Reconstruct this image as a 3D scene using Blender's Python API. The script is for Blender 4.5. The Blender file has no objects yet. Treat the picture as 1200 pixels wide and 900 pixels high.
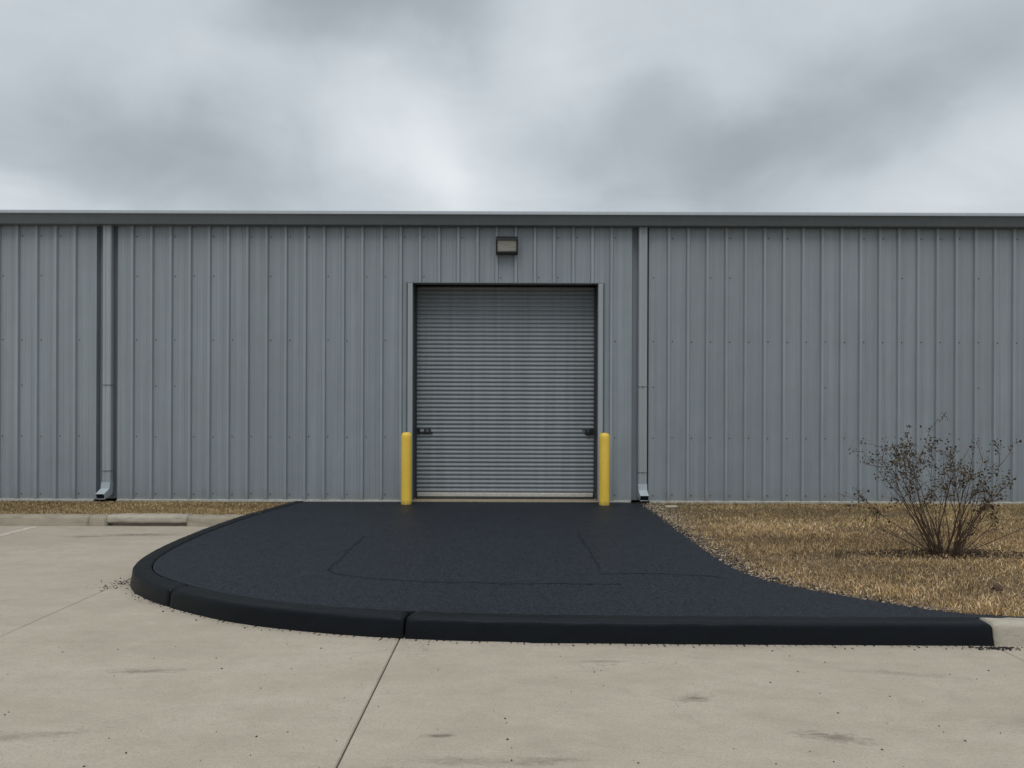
import bpy, bmesh, math, random
import numpy as np
from mathutils import Vector, Matrix, noise as mnoise
random.seed(7); rng = np.random.default_rng(11)
R = math.radians; PI = math.pi
S = bpy.context.scene; C = S.collection

# ------------------------------------------------------------------ layout
D = 11.83            # wall plane
ZG = 0.15            # level of drive, lawn and building pad above the lot
CAMH = 1.61

# ------------------------------------------------------------------ node helpers
def newmat(name):
    m = bpy.data.materials.new(name); m.use_nodes = True
    nt = m.node_tree; b = nt.nodes['Principled BSDF']
    return m, nt, b
def N(nt, typ, **kw):
    n = nt.nodes.new(typ)
    for k, v in kw.items():
        if k.startswith('i_'):
            key = k[2:].replace('_', ' ')
            n.inputs[key].default_value = v
        else: setattr(n, k, v)
    return n
def L(nt, a, b): nt.links.new(a, b)
def objco(nt, scale=(1,1,1), rot=(0,0,0), loc=(0,0,0)):
    t = N(nt, 'ShaderNodeTexCoord'); mp = N(nt, 'ShaderNodeMapping')
    mp.inputs['Scale'].default_value = scale; mp.inputs['Rotation'].default_value = rot; mp.inputs['Location'].default_value = loc
    L(nt, t.outputs['Object'], mp.inputs['Vector']); return mp.outputs['Vector']
def noise(nt, vec, scale, detail=4, rough=.55, dist=0):
    n = N(nt, 'ShaderNodeTexNoise'); n.inputs['Scale'].default_value = scale; n.inputs['Detail'].default_value = detail
    n.inputs['Roughness'].default_value = rough; n.inputs['Distortion'].default_value = dist
    L(nt, vec, n.inputs['Vector']); return n.outputs['Fac']
def ramp(nt, fac, stops):
    r = N(nt, 'ShaderNodeValToRGB'); e = r.color_ramp.elements
    while len(e) < len(stops): e.new(.5)
    for el, (p, c) in zip(e, stops):
        el.position = p; el.color = (c, c, c, 1) if not hasattr(c, '__len__') else (*c, 1)
    L(nt, fac, r.inputs['Fac']); return r.outputs['Color']
def mix(nt, fac, a, b, mode='MIX'):
    m = N(nt, 'ShaderNodeMix', data_type='RGBA', blend_type=mode)
    for sock, v in ((m.inputs[0], fac), (m.inputs[6], a), (m.inputs[7], b)):
        if isinstance(v, (int, float)): sock.default_value = v
        elif isinstance(v, tuple): sock.default_value = (*v, 1)
        else: L(nt, v, sock)
    return m.outputs[2]
def math_(nt, op, a, b=None, clamp=False):
    m = N(nt, 'ShaderNodeMath', operation=op, use_clamp=clamp)
    for i, v in enumerate((a, b)):
        if v is None: continue
        if isinstance(v, (int, float)): m.inputs[i].default_value = v
        else: L(nt, v, m.inputs[i])
    return m.outputs[0]
def bump(nt, b, h, strength, dist=.01):
    n = N(nt, 'ShaderNodeBump'); n.inputs['Strength'].default_value = strength; n.inputs['Distance'].default_value = dist
    L(nt, h, n.inputs['Height']); L(nt, n.outputs['Normal'], b.inputs['Normal'])

# ------------------------------------------------------------------ materials
def mat_metal(name, col, var=.12, rough=.45, streak=True, dent=.25):
    m, nt, b = newmat(name)
    v1 = noise(nt, objco(nt, (14, 14, .35)), 1, 5, .6)
    v2 = noise(nt, objco(nt, (.8, .8, .8)), 1, 3)
    c = mix(nt, ramp(nt, v1, [(.3, 0), (.7, 1)]), tuple(x*(1-var) for x in col), tuple(x*(1+var) for x in col))
    c = mix(nt, ramp(nt, v2, [(.35, 0), (.7, .4)]), c, tuple(x*.88 for x in col))
    if streak:
        sx = N(nt, 'ShaderNodeSeparateXYZ'); tx = N(nt, 'ShaderNodeTexCoord'); L(nt, tx.outputs['Object'], sx.inputs[0])
        wn = N(nt, 'ShaderNodeTexWhiteNoise', noise_dimensions='1D'); L(nt, math_(nt, 'FLOOR', math_(nt, 'DIVIDE', math_(nt, 'ADD', sx.outputs['X'], 50.0), .9144)), wn.inputs['W'])
        c = mix(nt, math_(nt, 'MULTIPLY', wn.outputs['Value'], .45), c, tuple(x*.84 for x in col))
        rs_ = noise(nt, objco(nt, (9, 9, .22)), 1, 7, .75)
        c = mix(nt, ramp(nt, rs_, [(.60, 0), (.72, .35)]), c, (col[0]*.70, col[1]*.66, col[2]*.60))
    if streak:   # chalky dust washed down the sheet, plus splash dirt near the ground
        v3 = noise(nt, objco(nt, (40, 40, .5)), 1, 6, .7)
        c = mix(nt, ramp(nt, v3, [(.58, 0), (.75, .3)]), c, tuple(x*.62 for x in col))
        sep = N(nt, 'ShaderNodeSeparateXYZ'); t = N(nt, 'ShaderNodeTexCoord'); L(nt, t.outputs['Object'], sep.inputs[0])
        h = math_(nt, 'ADD', sep.outputs['Z'], math_(nt, 'MULTIPLY', noise(nt, objco(nt, (6, 6, 6)), 1, 5), .3))
        c = mix(nt, ramp(nt, math_(nt, 'DIVIDE', h, 4), [(.06, .5), (.13, 0)]), c, (.2, .185, .16))
    L(nt, c, b.inputs['Base Color'])
    b.inputs['Roughness'].default_value = rough; b.inputs['Specular IOR Level'].default_value = .35
    hb = math_(nt, 'ADD', noise(nt, objco(nt, (2.2, 2.2, 1.1)), 1, 2), math_(nt, 'MULTIPLY', noise(nt, objco(nt, (120, 120, 120)), 1, 2), .02))
    bump(nt, b, hb, dent, .05)
    return m
def mat_plain(name, col, rough=.6, var=.1, sc=20, spec=.4, bmp=.1):
    m, nt, b = newmat(name)
    v = noise(nt, objco(nt, (sc, sc, sc)), 1, 5, .6)
    L(nt, mix(nt, ramp(nt, v, [(.3, 0), (.7, 1)]), tuple(x*(1-var) for x in col), tuple(min(1, x*(1+var)) for x in col)), b.inputs['Base Color'])
    b.inputs['Roughness'].default_value = rough; b.inputs['Specular IOR Level'].default_value = spec
    if bmp: bump(nt, b, v, bmp, .01)
    return m

M = {}
M['wall'] = mat_metal('wall_metal', (.252, .286, .315), dent=.6)
M['crest'] = mat_metal('lit_rib_crest', (.272, .306, .334), dent=.6)   # crest colour lightened to imitate ribs standing brighter than the shaded pans
M['trim'] = mat_metal('trim_metal', (.30, .335, .352), var=.08, streak=False, dent=.1)
M['pipe'] = mat_metal('pipe_metal', (.30, .335, .352), var=.1, streak=False, dent=.15)
M['pipe_end'] = mat_metal('pipe_end_metal', (.38, .43, .465), var=.1, streak=False, dent=.15, rough=.35)
M['gutter'] = mat_metal('gutter_metal', (.124, .143, .156), var=.06, streak=False, dent=.1)
M['gutter_lip'] = mat_metal('gutter_lip_metal', (.26, .29, .315), var=.06, streak=False, dent=.1)  # lip coloured lighter than the face to imitate the sky light it catches
M['door'] = mat_metal('door_metal', (.25, .276, .296), var=.14, streak=False, dent=.25, rough=.42)
M['whitebar'] = mat_plain('door_bar_paint', (.50, .48, .43), .5, .15, 25)
M['lining'] = mat_plain('dark_steel_recess_shade', (.05, .055, .06), .6, .15, 20)
M['black'] = mat_plain('black_metal_and_sill_shade', (.012, .012, .013), .5, .2, 40)
M['dark'] = mat_plain('void_shade', (.008, .008, .009), .9, .1, 10)
M['bronze'] = mat_plain('lamp_housing_paint', (.016, .017, .018), .45, .2, 30)
M['screw'] = mat_plain('screw_metal', (.06, .06, .062), .5, .3, 80)
M['trimbase'] = mat_plain('base_flashing', (.40, .40, .37), .6, .25, 14)
M['sill'] = mat_plain('sill_concrete', (.30, .25, .18), .8, .2, 18)
M['bark'] = mat_plain('twig_bark', (.085, .055, .040), .85, .4, 30, .2)

# lens
m, nt, b = newmat('lamp_lens')
v = noise(nt, objco(nt, (3, 3, 60)), 1, 4)
L(nt, ramp(nt, v, [(.3, (.20, .20, .185)), (.7, (.37, .36, .33))]), b.inputs['Base Color']); b.inputs['Roughness'].default_value = .25
M['lens'] = m
# bollard
m, nt, b = newmat('bollard_yellow')
v = noise(nt, objco(nt, (9, 9, 2.5)), 1, 6, .65); v2 = noise(nt, objco(nt, (45, 45, 30)), 1, 4)
c = mix(nt, ramp(nt, v, [(.35, 0), (.7, 1)]), (.76, .505, .055), (.86, .60, .09))
c = mix(nt, ramp(nt, v2, [(.68, 0), (.76, .6)]), c, (.17, .11, .045))
sz_ = N(nt, 'ShaderNodeSeparateXYZ'); tz_ = N(nt, 'ShaderNodeTexCoord'); L(nt, tz_.outputs['Object'], sz_.inputs[0])
c = mix(nt, ramp(nt, math_(nt, 'ADD', sz_.outputs['Z'], math_(nt, 'MULTIPLY', v2, .12)), [(.05, .7), (.13, 0)]), c, (.16, .12, .06))
L(nt, c, b.inputs['Base Color']); b.inputs['Roughness'].default_value = .42; bump(nt, b, v2, .12, .01)
M['yellow'] = m

# lot concrete
m, nt, b = newmat('lot_concrete')
big = noise(nt, objco(nt, (.35, .8, 1), (0, 0, .12)), 1, 5, .6, .6)
mid = noise(nt, objco(nt, (1.5, 3.0, 1), (0, 0, .25)), 1, 8, .68, .3)
fine = noise(nt, objco(nt, (24, 70, 24), (0, 0, .3)), 1, 4, .6)
sand = noise(nt, objco(nt, (75, 90, 75)), 1, 5, .85)
c = ramp(nt, big, [(.3, (.365, .322, .262)), (.5, (.405, .360, .295)), (.72, (.44, .396, .328))])
c = mix(nt, ramp(nt, mid, [(.36, .34), (.52, 0)]), c, (.305, .265, .213))
c = mix(nt, ramp(nt, mid, [(.54, 0), (.72, .35)]), c, (.47, .43, .36))
c = mix(nt, ramp(nt, fine, [(.3, .16), (.55, 0)]), c, (.24, .21, .17))
c = mix(nt, ramp(nt, sand, [(.38, .75), (.48, 0)]), c, (.23, .20, .155))
spk = noise(nt, objco(nt, (22, 22, 22)), 1, 2, .5)
c = mix(nt, ramp(nt, spk, [(.77, 0), (.80, .7)]), c, (.10, .085, .07))
sw = noise(nt, objco(nt, (4.5, 6.5, 1), (0, 0, .45)), 1, 9, .78, .2)
c = mix(nt, ramp(nt, sw, [(.37, .30), (.5, 0)]), c, (.285, .248, .2))
c = mix(nt, ramp(nt, sw, [(.55, 0), (.68, .32)]), c, (.49, .445, .37))
# worn trowel streaks
st = noise(nt, objco(nt, (1.1, 6, 1), (0, 0, .3)), 1, 8, .75, .6)
c = mix(nt, ramp(nt, st, [(.62, 0), (.74, .26)]), c, (.19, .168, .14))
vo = N(nt, 'ShaderNodeTexVoronoi', feature='DISTANCE_TO_EDGE'); vo.inputs['Scale'].default_value = .55
wv = N(nt, 'ShaderNodeVectorMath', operation='ADD'); nw = N(nt, 'ShaderNodeTexNoise'); nw.inputs['Scale'].default_value = 2.5; nw.inputs['Detail'].default_value = 8
L(nt, objco(nt), nw.inputs['Vector']); L(nt, nw.outputs['Color'], wv.inputs[0]); L(nt, objco(nt), wv.inputs[1]); L(nt, wv.outputs[0], vo.inputs['Vector'])
cr = math_(nt, 'MULTIPLY', ramp(nt, vo.outputs['Distance'], [(.0, 1), (.004, 0)]), ramp(nt, big, [(.50, 0), (.60, .55)]))
c = mix(nt, cr, c, (.16, .14, .115))
# oil and scuff stains of definite shape: (x, y, half length, half width, rot, strength)
tc = N(nt, 'ShaderNodeTexCoord')
stains = [(-4.75, 9.45, .62, .13, .05, .8), (-5.35, 9.3, .3, .08, .05, .75), (1.03, 4.15, .13, .07, .2, .8), (1.58, 3.66, .22, .07, -.25, .7),
          (-.36, 3.66, .09, .03, .1, .85), (-.25, 3.4, .3, .06, 0, .4), (-2.25, 4.55, .3, .05, .1, .6), (-2.5, 3.62, .55, .06, .2, .45), (2.4, 4.55, .45, .05, -.2, .35),
          (-.5, 3.3, .25, .05, -.1, .5), (.15, 3.4, .22, .05, .15, .55), (.55, 4.75, .22, .03, .05, .5), (-4.6, 6.2, .5, .05, .1, .35), (2.9, 3.9, .5, .12, .3, .3)]
warp = noise(nt, objco(nt, (9, 26, 9), (0, 0, .2)), 1, 8, .85, .5)
for (sx, sy, a, w, r, k) in stains:
    mp = N(nt, 'ShaderNodeMapping', vector_type='TEXTURE')
    mp.inputs['Location'].default_value = (sx, sy, 0); mp.inputs['Rotation'].default_value = (0, 0, r); mp.inputs['Scale'].default_value = (a, w, 1)
    L(nt, tc.outputs['Object'], mp.inputs['Vector'])
    ln = N(nt, 'ShaderNodeVectorMath', operation='LENGTH'); L(nt, mp.outputs['Vector'], ln.inputs[0])
    f = math_(nt, 'ADD', ln.outputs['Value'], math_(nt, 'MULTIPLY', math_(nt, 'SUBTRACT', warp, .5), 5.0))
    c = mix(nt, ramp(nt, f, [(.0, k), (1.0, 0)]), c, (.13, .11, .09))
L(nt, c, b.inputs['Base Color']); b.inputs['Roughness'].default_value = .85; b.inputs['Specular IOR Level'].default_value = .25
hb = math_(nt, 'ADD', math_(nt, 'MULTIPLY', fine, .6), math_(nt, 'ADD', math_(nt, 'MULTIPLY', sand, .5), mid))
bump(nt, b, hb, .35, .012)
M['lot'] = m

def mat_kerbconc(name, col):
    m, nt, b = newmat(name)
    v = noise(nt, objco(nt, (3, 6, 9)), 1, 7, .65, .5); s = noise(nt, objco(nt, (160, 160, 160)), 1, 3)
    c = ramp(nt, v, [(.3, tuple(x*.72 for x in col)), (.5, col), (.72, tuple(x*1.13 for x in col))])
    c = mix(nt, ramp(nt, s, [(.35, .5), (.5, 0)]), c, tuple(x*.5 for x in col))
    c = mix(nt, ramp(nt, noise(nt, objco(nt, (5, 5, 25)), 1, 5, .7), [(.58, 0), (.74, .55)]), c, (.13, .11, .085))
    L(nt, c, b.inputs['Base Color']); b.inputs['Roughness'].default_value = .88; bump(nt, b, math_(nt, 'ADD', v, math_(nt, 'MULTIPLY', s, .5)), .5, .012)
    return m
M['kerb'] = mat_kerbconc('kerb_concrete', (.315, .278, .215))
M['kerb_pale'] = mat_kerbconc('kerb_concrete_pale', (.40, .365, .30))

# asphalt: fresh, fine grained, with a few dense seams where passes of the roller met
def mat_asphalt(name, base, lo, hi, rough, bs, spec=.42, sv=.42, gs=52):
    m, nt, b = newmat(name)
    vor = N(nt, 'ShaderNodeTexVoronoi'); vor.inputs['Scale'].default_value = 130; L(nt, objco(nt), vor.inputs['Vector'])
    sp = noise(nt, objco(nt, (gs, gs, gs)), 1, 4, .85); bg = noise(nt, objco(nt, (.5, 1.6, 1)), 1, 5, .6)
    ln = noise(nt, objco(nt, (.5, 16, 1), (0, 0, .03)), 1, 4, .6)
    c = mix(nt, ramp(nt, sp, [(.36, 0), (.64, 1)]), tuple(x*lo for x in base), tuple(x*hi for x in base))
    c = mix(nt, ramp(nt, bg, [(.35, .35), (.6, 0)]), c, tuple(x*.7 for x in base))
    c = mix(nt, ramp(nt, ln, [(.6, 0), (.72, .35)]), c, tuple(x*.6 for x in base))
    L(nt, c, b.inputs['Base Color'])
    rg = ramp(nt, bg, [(.3, rough-.05), (.7, rough+.06)]); L(nt, rg, b.inputs['Roughness'])
    L(nt, ramp(nt, sp, [(.40, spec*(1-sv)), (.62, spec*(1+sv))]), b.inputs['Specular IOR Level']); b.inputs['Specular Tint'].default_value = (.87, .98, 1.15, 1)
    bump(nt, b, math_(nt, 'ADD', vor.outputs['Distance'], math_(nt, 'MULTIPLY', sp, .9)), bs, .012)
    return m
M['asphalt'] = mat_asphalt('fresh_asphalt', (.0090, .0118, .0172), .3, 2.2, .50, .9, .36)
M['seam'] = mat_asphalt('asphalt_seam', (.0074, .0097, .0140), .3, 2.0, .56, .9, .29)
M['kerb_black'] = mat_asphalt('black_kerb_coating', (.0052, .0060, .0072), .85, 1.15, .42, .12, .16, .08, 70)
M['crumb'] = mat_plain('asphalt_crumb', (.012, .012, .014), .75, .3, 60)

# soil / thatch
m, nt, b = newmat('lawn_soil')
a = noise(nt, objco(nt, (.9, 2.2, 1)), 1, 6, .65, .5); f = noise(nt, objco(nt, (28, 60, 28)), 1, 5, .7); g = noise(nt, objco(nt, (120, 120, 120)), 1, 2)
c = ramp(nt, f, [(.3, (.05, .037, .024)), (.5, (.14, .105, .062)), (.7, (.26, .20, .125))])
c = mix(nt, ramp(nt, a, [(.5, 0), (.68, .7)]), c, (.30, .235, .175))
c = mix(nt, ramp(nt, g, [(.62, 0), (.7, .8)]), c, (.42, .36, .29))
L(nt, c, b.inputs['Base Color']); b.inputs['Roughness'].default_value = .95; b.inputs['Specular IOR Level'].default_value = .1
bump(nt, b, math_(nt, 'ADD', f, g), .9, .02)
M['soil'] = m
M['ground'] = mat_plain('bare_earth', (.10, .085, .065), .95, .3, 6)
m, nt, b = newmat('parking_paint')
v = noise(nt, objco(nt, (20, 20, 20)), 1, 6, .7)
L(nt, ramp(nt, v, [(.40, (.38, .34, .28)), (.60, (.56, .53, .47))]), b.inputs['Base Color']); b.inputs['Roughness'].default_value = .8
M['paint'] = m
def mat_attr(name, rough, trans):
    m, nt, b = newmat(name)
    at = N(nt, 'ShaderNodeAttribute', attribute_name='Col')
    L(nt, at.outputs['Color'], b.inputs['Base Color']); b.inputs['Roughness'].default_value = rough; b.inputs['Specular IOR Level'].default_value = .15
    return m
M['grass'] = mat_attr('dry_grass', .85, 0)
M['leaf'] = mat_attr('withered_leaf', .7, 0)
M['pebble'] = mat_attr('pebble', .9, 0)

# ------------------------------------------------------------------ mesh helpers
class MB:
    def __init__(s): s.v = []; s.f = []; s.mi = []
    def add(s, vs, fs, mi=0):
        o = len(s.v); s.v += [tuple(v) for v in vs]
        for f in fs: s.f.append(tuple(i+o for i in f)); s.mi.append(mi)
    def box(s, x0, x1, y0, y1, z0, z1, mi=0):
        s.add([(x0,y0,z0),(x1,y0,z0),(x1,y1,z0),(x0,y1,z0),(x0,y0,z1),(x1,y0,z1),(x1,y1,z1),(x0,y1,z1)],
              [(0,3,2,1),(4,5,6,7),(0,1,5,4),(1,2,6,5),(2,3,7,6),(3,0,4,7)], mi)
    def prism_x(s, prof, x0, x1, mi=0, caps=True, segs=1):      # prof: (y, z) closed loop swept along x
        n = len(prof); vs = []
        for k in range(segs+1):
            x = x0+(x1-x0)*k/segs; vs += [(x, y, z) for y, z in prof]
        fs = []
        for k in range(segs):
            for i in range(n):
                j = (i+1) % n; fs.append((k*n+i, k*n+j, (k+1)*n+j, (k+1)*n+i))
        if caps: fs += [tuple(range(n-1, -1, -1)), tuple(range(segs*n, segs*n+n))]
        s.add(vs, fs, mi)
    def tube(s, pts, rads, n=6, mi=0, cap=True):
        pts = [Vector(p) for p in pts]; rings = []; vs = []
        up = Vector((.13, .31, .94))
        for i, p in enumerate(pts):
            t = (pts[min(i+1, len(pts)-1)]-pts[max(i-1, 0)]).normalized()
            a = t.cross(up)
            if a.length < 1e-3: a = t.cross(Vector((1, 0, 0)))
            a.normalize(); b = t.cross(a)
            for k in range(n):
                an = 2*PI*k/n; vs.append(p+(a*math.cos(an)+b*math.sin(an))*rads[i])
        fs = []
        for i in range(len(pts)-1):
            for k in range(n):
                j = (k+1) % n; fs.append((i*n+k, i*n+j, (i+1)*n+j, (i+1)*n+k))
        if cap: fs += [tuple(range(n-1, -1, -1)), tuple(range((len(pts)-1)*n, len(pts)*n))]
        s.add(vs, fs, mi)
    def build(s, name, mats, parent=None, smooth=False, bevel=0, origin=None):
        me = bpy.data.meshes.new(name)
        o_ = Vector(origin) if origin else Vector((0, 0, 0))
        me.from_pydata([Vector(v)-o_ for v in s.v], [], s.f); me.validate()
        for mt in (mats if isinstance(mats, (list, tuple)) else [mats]): me.materials.append(mt)
        if len(me.polygons) == len(s.mi): me.polygons.foreach_set('material_index', s.mi)
        bm = bmesh.new(); bm.from_mesh(me); bmesh.ops.recalc_face_normals(bm, faces=bm.faces[:]); bm.to_mesh(me); bm.free()
        if smooth: me.polygons.foreach_set('use_smooth', [True]*len(me.polygons))
        o = bpy.data.objects.new(name, me); C.objects.link(o); o.location = o_
        if parent:
            o.parent = parent
            o.matrix_parent_inverse = parent_inv(parent)
        if bevel:
            bv = o.modifiers.new('bevel', 'BEVEL'); bv.width = bevel; bv.segments = 2; bv.limit_method = 'ANGLE'; bv.angle_limit = R(40)
        return o
def world_mat(o):
    m = Matrix.LocRotScale(o.location, o.rotation_euler, o.scale)
    return world_mat(o.parent) @ o.matrix_parent_inverse @ m if o.parent else m
def parent_inv(p): return world_mat(p).inverted()
def tag(o, label=None, cat=None, group=None, kind=None):
    for k, v in (('label', label), ('category', cat), ('group', group), ('kind', kind)):
        if v: o[k] = v
    return o
def empty(name, loc):
    o = bpy.data.objects.new(name, None); o.empty_display_size = .3; C.objects.link(o); o.location = loc; return o
def np_mesh(name, verts, loops, sizes, mat, cols=None):
    me = bpy.data.meshes.new(name)
    me.vertices.add(len(verts)); me.vertices.foreach_set('co', np.ascontiguousarray(verts, np.float32).ravel())
    me.loops.add(len(loops)); me.loops.foreach_set('vertex_index', np.ascontiguousarray(loops, np.int32))
    me.polygons.add(len(sizes)); st = np.concatenate([[0], np.cumsum(sizes)[:-1]]).astype(np.int32)
    me.polygons.foreach_set('loop_start', st); me.polygons.foreach_set('loop_total', np.array(sizes, np.int32))
    me.update(); me.validate(); me.materials.append(mat)
    if cols is not None:
        at = me.color_attributes.new('Col', 'FLOAT_COLOR', 'POINT')
        at.data.foreach_set('color', np.concatenate([cols, np.ones((len(cols), 1))], 1).astype(np.float32).ravel())
    o = bpy.data.objects.new(name, me); C.objects.link(o); return o

# ------------------------------------------------------------------ camera
cam = bpy.data.cameras.new('camera'); co = bpy.data.objects.new('camera', cam); C.objects.link(co)
cam.sensor_width = 36; cam.lens = 26.1; cam.shift_y = .025; cam.clip_end = 3000; cam.clip_start = .05
co.matrix_world = Matrix.Translation((0, 0, CAMH)) @ Matrix.Rotation(R(90), 4, 'X') @ Matrix.Rotation(R(.19), 4, 'Z')
S.camera = co

# ------------------------------------------------------------------ ground, lot, lawn
mb = MB(); mb.box(-600, 600, -600, 600, -.6, -.02)
tag(mb.build('ground', M['ground']), kind='structure')

mb = MB()
xs = [-60, -40, -28, -20.6, -14.9, -12.1, -9.25, -6.42 + .0, -3.6, -.785, 3.31, 6.2, 9.1, 12, 17, 25, 40, 60]
xs[7] = -6.8
ys = [-60, -30, -15, -7, -2, 1.75, 5.125, 11.2]
def slab(x0, x1, y0, y1, g, gy):
    e = .006
    a, b_, c_, d_ = x0+g, x1-g, y0+gy, y1-gy
    vs = [(a,c_,-.03),(b_,c_,-.03),(b_,d_,-.03),(a,d_,-.03),(a,c_,-e),(b_,c_,-e),(b_,d_,-e),(a,d_,-e),
          (a+e,c_+e,0),(b_-e,c_+e,0),(b_-e,d_-e,0),(a+e,d_-e,0)]
    fs = [(0,1,5,4),(1,2,6,5),(2,3,7,6),(3,0,4,7),(4,5,9,8),(5,6,10,9),(6,7,11,10),(7,4,8,11),(8,9,10,11)]
    mb.add(vs, fs)
for i in range(len(xs)-1):
    for j in range(len(ys)-1): slab(xs[i], xs[i+1], ys[j], ys[j+1], .0042, .0024)
tag(mb.build('parking_lot', M['lot']), kind='structure')

mb = MB(); mb.box(-6.50, -6.40, 5.2, 10.05, -.01, .004)
tag(mb.build('painted_stripe', M['paint']), kind='structure')

# path of the black kerb (outer foot of the kerb), from the wall round the corner to the right
OUT = [(-3.46, 11.78), (-3.56, 11.2), (-3.70, 10.3), (-3.76, 9.4), (-3.77, 8.6), (-3.735, 7.9), (-3.64, 7.25), (-3.48, 6.78), (-3.22, 6.40), (-2.78, 6.02),
       (-2.16, 5.62), (-1.5, 5.37), (-.80, 5.215), (0, 5.14), (1, 5.105), (2.2, 5.095), (3.31, 5.09)]
def catmull(P, step):
    P = [Vector(p) for p in P]; out = []
    for i in range(len(P)-1):
        p0, p1, p2, p3 = P[max(i-1,0)], P[i], P[i+1], P[min(i+2,len(P)-1)]
        n = max(2, int((p2-p1).length/step))
        for k in range(n):
            t = k/n
            out.append(.5*((2*p1)+(p2-p0)*t+(2*p0-5*p1+4*p2-p3)*t*t+(3*p1-p0-3*p2+p3)*t**3))
    out.append(P[-1]); return out
path = catmull(OUT, .05)
def normals(P):
    ns = []
    for i in range(len(P)):
        t = (P[min(i+1,len(P)-1)]-P[max(i-1,0)]).normalized(); ns.append(Vector((-t.y, t.x)))   # left of travel = inside (drive)
    return ns
def kerb_sweep(P, ns, prof, rough=.003, end_round=(False, False)):
    mb = MB(); n = len(prof); vs = []
    L_ = [0]
    for i in range(1, len(P)): L_.append(L_[-1]+(P[i]-P[i-1]).length)
    for i, (p, nn) in enumerate(zip(P, ns)):
        for o, z in prof:
            q = Vector((p.x*9, p.y*9, z*40+o*30))
            w = rough*mnoise.noise(q)*2 + rough*.7*mnoise.noise(q*4)
            zz = z
            if z > 0:
                for flag, dd in ((end_round[0], L_[i]), (end_round[1], L_[-1]-L_[i])):
                    if flag and dd < .045 and z > .05: zz = z-(.045-dd)**2*9
            pt = p+nn*(o+w); vs.append((pt.x, pt.y, zz+(w if z > .03 else 0)))
    fs = []
    for i in range(len(P)-1):
        for k in range(n-1): fs.append((i*n+k, i*n+k+1, (i+1)*n+k+1, (i+1)*n+k))
    fs += [tuple(range(n)), tuple(range((len(P)-1)*n+n-1, (len(P)-1)*n-1, -1))]
    mb.add(vs, fs); return mb
KP = [(-.004, -.02), (0, .0), (.003, .03), (.009, .07), (.013, .110), (.018, .130), (.028, .144), (.042, .150), (.10, .152), (.14, .151), (.165, .149), (.176, .142), (.178, .12), (.178, .03)]
def seg_idx(test): return next(i for i, p in enumerate(path) if test(p))
i1 = seg_idx(lambda p: p.y < 6.02); i2 = seg_idx(lambda p: p.x > -.785)
ns = normals(path)
def taper(P, k):      # end gap between castings
    return P
kn = {}
for a, b_, lab in ((0, i1, 'black coated kerb section running from the wall along the left side of the asphalt drive and round its corner'),
                   (i1, i2, 'black coated curved kerb section in front of the drive, between the two kerb joints'),
                   (i2, len(path)-1, 'long straight black coated kerb section along the front, ending against the pale kerb')):
    P = [p.copy() for p in path[a:b_+1]]; nn = ns[a:b_+1]
    if a: P[0] = P[0]+(P[1]-P[0]).normalized()*.007
    if b_ < len(path)-1: P[-1] = P[-1]+(P[-2]-P[-1]).normalized()*.007
    o = kerb_sweep(P, nn, KP, end_round=(a > 0, True)).build('kerb', M['kerb_black'], smooth=True, origin=(*P[len(P)//2], 0))
    o.data.polygons[-1].use_smooth = False; o.data.polygons[-2].use_smooth = False
    tag(o, lab, 'kerb', 'black kerb sections round the asphalt drive')

def straight(x0, x1, y, step=.05):
    n = max(2, int((x1-x0)/step)); P = [Vector((x0+(x1-x0)*k/n, y)) for k in range(n+1)]; return P, [Vector((0, 1))]*(n+1)
P, nn = straight(3.318, 6.2, 5.09)
KPale = [(o*1.0, z) for o, z in KP]
tag(kerb_sweep(P, nn, KPale, .003, (False, True)).build('kerb', M['kerb_pale'], smooth=True, origin=(4.7, 5.09, 0)),
    'pale bare concrete kerb beyond the right end of the black kerb, at the edge of the dry lawn', 'kerb')
for x0, x1 in ((6.21, 9.1), (9.11, 12.0)):
    P, nn = straight(x0, x1, 5.09)
    o = kerb_sweep(P, nn, KPale, .003).build('kerb', M['kerb_pale'], smooth=True, origin=(x0, 5.09, 0))
    tag(o, 'pale bare concrete kerb farther right along the dry lawn', 'kerb', 'kerbs right of the view')
KF = [(-.004, -.02), (.0, .0), (.010, .05), (.02, .095), (.03, .118), (.055, .135), (.10, .138), (.17, .140), (.20, .138), (.205, .05)]
KBROKEN = [(.105, -.02), (.10, .0), (.085, .036), (.012, .046), (.006, .07), (.008, .108), (.016, .132), (.05, .146), (.10, .150), (.17, .150), (.20, .146), (.205, .05)]
Yk = 10.13
for x0, x1, pr, mt, lab in ((-8.6, -5.79, KF, 'kerb', 'weathered concrete kerb at the far left edge of the lot, left of the narrow kerb piece'),
                    (-5.775, -5.535, KF, 'kerb', 'short narrow weathered kerb piece below the left downspout'),
                    (-5.53, -4.44, KBROKEN, 'kerb_pale', 'pale kerb piece with a broken undercut foot, in front of the dry grass strip'),
                    (-4.435, -3.60, KF, 'kerb', 'weathered kerb piece between the broken pale piece and the black kerb'),
                    (-11.5, -8.61, KF, 'kerb', 'weathered kerb outside the left edge of the view')):
    P, nn = straight(x0, x1, Yk); o = kerb_sweep(P, nn, pr, .005).build('kerb', M[mt], smooth=True, origin=((x0+x1)/2, Yk, 0))
    tag(o, lab, 'kerb', 'concrete kerbs in front of the left grass strip')

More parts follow.
